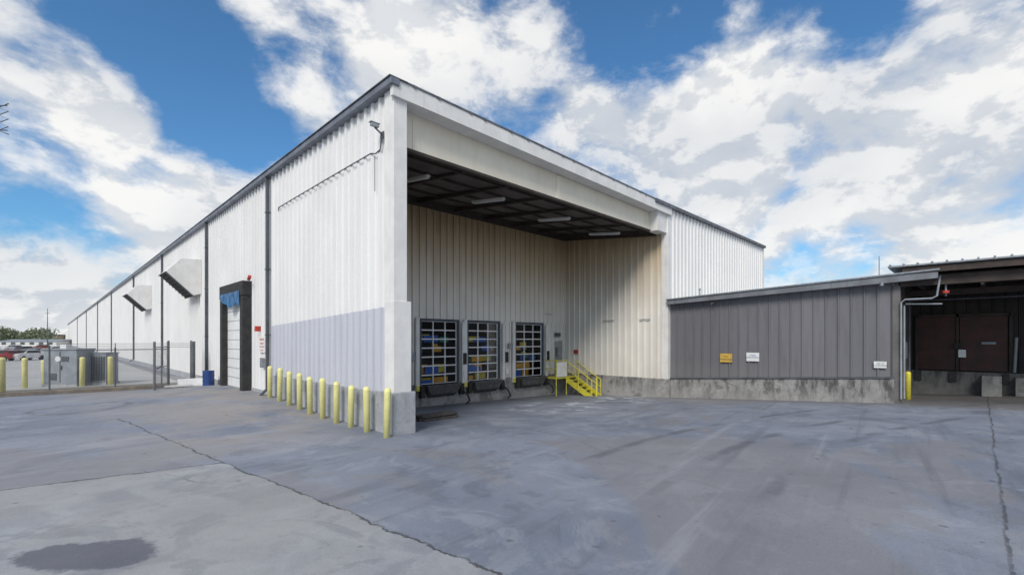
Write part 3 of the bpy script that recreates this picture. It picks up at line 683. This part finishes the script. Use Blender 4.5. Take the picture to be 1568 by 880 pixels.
for f,k,c,a in ((62,-1.085,(.5,.03,.03),.9),(64,-1.045,(.7,.7,.72),.9),(78,-1.03,(.25,.27,.3),.9),(76,-1.00,(.75,.75,.75),.2),(87,-.965,(.6,.62,.65),.3),(96,-1.05,(.1,.12,.15),.6),(95,-.985,(.8,.8,.8),.4),(120,-1.07,(.6,.6,.62),.4),(125,-1.01,(.3,.06,.05),.4)):
    x,y=P2(f,k); car(x,y,a,c)
D=empty('distant_shed'); x,y=P2(190,-1.02)
MB().box(-9,12,-6,6,0,2.2).obj('walls',M_trim,D)
MB().prism([(-9.5,-6.6,2.2),(-9.5,0,3.0),(-9.5,6.6,2.2)],(22,0,0)).obj('roof',M_steel,D)
b=MB()
for i in range(6): b.box(-8+i*3.4,-6.4+i*3.4,-6.05,-5.99,.8,1.8)
b.obj('windows',M_spout,D)
D.location=(x,y,0); D.rotation_euler=(0,0,math.radians(-40))
D=empty('distant_office'); x,y=P2(260,-.985)
MB().box(-16,8,-6,6,0,5.4).obj('walls',simple('tan_brick',(.35,.28,.2)),D); b=MB()
for i in range(9): b.box(-15+i*2.5,-13.5+i*2.5,-6.05,-5.99,3.2,4.6)
b.obj('windows',M_spout,D); MB().box(-16.3,8.3,-6.3,6.3,5.4,5.7).obj('parapet',M_flash,D)
D.location=(x,y,0); D.rotation_euler=(0,0,math.radians(-45))
def foliage():
    m,h,b=newmat('distant_foliage'); P,x,y,z=h.pos()
    h.put(b.inputs['Base Color'],h.mix(h.mr(h.noise(P,.5,3,.6),.35,.65),(.10,.125,.075),(.18,.20,.12))); b.inputs['Roughness'].default_value=.9
    return m
b=MB()
for c in range(85):
    k=random.uniform(-1.25,-.985); f=random.uniform(200,300); x,y=P2(f,k); R=random.uniform(2.8,5.5); H=random.uniform(5,10)*f/250
    b.tube([(x,y,0),(x+.2,y,H*.5),(x-.1,y+.2,H*.8)],.3,6,.08)
    for q in range(190):
        d=Vector((random.gauss(0,1),random.gauss(0,1),random.gauss(0,1))).normalized()*random.random()**.4
        p=Vector((x,y,H*.6))+Vector((d.x*R,d.y*R,d.z*H*.42)); s_=random.uniform(.25,.65)
        u=Vector((random.gauss(0,1),random.gauss(0,1),random.gauss(0,1))).normalized(); v=u.orthogonal().normalized()
        b.poly([tuple(p+u*s_),tuple(p+v*s_),tuple(p-u*s_),tuple(p-v*s_*.8)])
b.obj('distant_trees',foliage())
x,y=P2(180,-.999); MB().tube([(x,y,0),(x,y,15)],.22,6,.08).tube([(x-.6,y+.6,13),(x+.6,y-.6,13)],.08,6).obj('radio_mast',M_spout)
x,y=P2(34,-1.13); U=empty('utility_pole'); MB().tube([(x,y,0),(x,y,20.6)],.15,10,.11).obj('pole',M_wood,U)
b=MB(); rx,ry=1/S2,-1/S2
pts=[]
for i in range(9): 
    o_= .85 if i%2 else 1.6
    pts.append((x+rx*o_,y+ry*o_,17.8+i*.28))
b.tube(pts,.04,6); b.tube([(x,y,18.1),(x+rx*1.5,y+ry*1.5,18.1)],.04,6); b.tube([(x,y,19.9),(x+rx*1.5,y+ry*1.5,19.9)],.04,6); b.obj('bracket_antenna',M_spout,U)

# ------------------------------------------------------------------ light
EL=math.radians(40); AZ=math.atan2(-.60,-1.0)
sd=Vector((math.cos(EL)*math.cos(AZ),math.cos(EL)*math.sin(AZ),math.sin(EL)))
L=bpy.data.lights.new('sun','SUN'); L.energy=2.7; L.angle=math.radians(22); L.color=(1,.94,.85)
lo=bpy.data.objects.new('sun',L); scene.collection.objects.link(lo); lo.rotation_euler=sd.to_track_quat('Z','Y').to_euler()

w=bpy.data.worlds.new('World'); scene.world=w; w.use_nodes=True; nt=w.node_tree; nt.nodes.clear(); h=NT(nt)
out=h.n('ShaderNodeOutputWorld'); bg=h.n('ShaderNodeBackground'); bg.inputs[1].default_value=.11
sky=h.n('ShaderNodeTexSky'); sky.sky_type='NISHITA'; sky.sun_disc=False; sky.sun_elevation=EL
sky.sun_rotation=math.atan2(sd.x,sd.y); sky.air_density=1.0; sky.dust_density=.8; sky.ozone_density=2.0
tc=h.n('ShaderNodeTexCoord'); sp=h.n('ShaderNodeSeparateXYZ'); nt.links.new(tc.outputs['Generated'],sp.inputs[0])
X,Y,Z=sp.outputs
cv=h.vec(X,Y,h.m('MULTIPLY',Z,1.7))
n1=h.noise(cv,3.0,4,.5,.2); dv=h.noise(cv,6.5,10,.60,.15); n2=h.noise(h.vec(X,Y,h.m('ADD',h.m('MULTIPLY',Z,1.7),.05)),6.5,8,.58,.15)
dens=h.m('ADD',h.m('MULTIPLY',n1,.45),h.m('MULTIPLY',dv,.55))
dens=h.m('ADD',h.m('MULTIPLY',h.m('SUBTRACT',dens,.5),1.9),.60)
def blob(az,el,rad,wt):
    a=math.radians(az); e=math.radians(el)
    d=((math.cos(a)+math.sin(a))/S2*math.cos(e),(math.cos(a)-math.sin(a))/S2*math.cos(e),math.sin(e))
    vm=h.n('ShaderNodeVectorMath',operation='DOT_PRODUCT'); nt.links.new(tc.outputs['Generated'],vm.inputs[0]); vm.inputs[1].default_value=d
    return h.m('MULTIPLY',h.mr(vm.outputs['Value'],math.cos(math.radians(rad)),1.0),wt)
for bl in ((-31,24,9,-.26),(-47,14,7,-.24),(-38,28,8,-.22),(16,34,10,-.34),(34,31,8,-.24),(35,9,5,-.16),(-22,32,6,-.10),(31,5,4,-.08),
           (28,21,13,.22),(43,17,12,.18),(12,23,9,.20),(-12,29,9,.16),(-41,21,5,.22),(-30,11,10,.16),(-47,5,8,.12),(3,34,6,.10)):
    dens=h.m('ADD',dens,blob(*bl))
dens=h.m('ADD',dens,h.mr(Z,.24,.0,0,.12))
mask=h.mr(dens,.40,.72)
mask=h.m('MULTIPLY',mask,.97)
# billow relief: density difference along height gives lit tops and greyer bases
rel=h.mr(h.m('SUBTRACT',dv,n2),-.05,.05)
shade=h.m('ADD',h.m('MULTIPLY',rel,.55),h.m('MULTIPLY',h.mr(n1,.35,.65),.45))
cc=h.mix(shade,(5.2,5.6,6.2),(8.9,8.8,8.6))
skc=h.mix(1.0,sky.outputs[0],(.62,1.05,1.30),'MULTIPLY')
fin=h.mix(mask,skc,cc)
nt.links.new(fin,bg.inputs[0]); nt.links.new(bg.outputs[0],out.inputs[0])

# ------------------------------------------------------------------ camera
c=bpy.data.cameras.new('camera'); c.sensor_width=36; c.lens=712/1568*36; c.shift_y=80/1568; c.clip_end=5000; c.clip_start=.1
co=bpy.data.objects.new('camera',c); scene.collection.objects.link(co); co.location=(-7.29,-12.155,2.8)
co.rotation_euler=(math.radians(90),0,math.radians(-45)); scene.camera=co
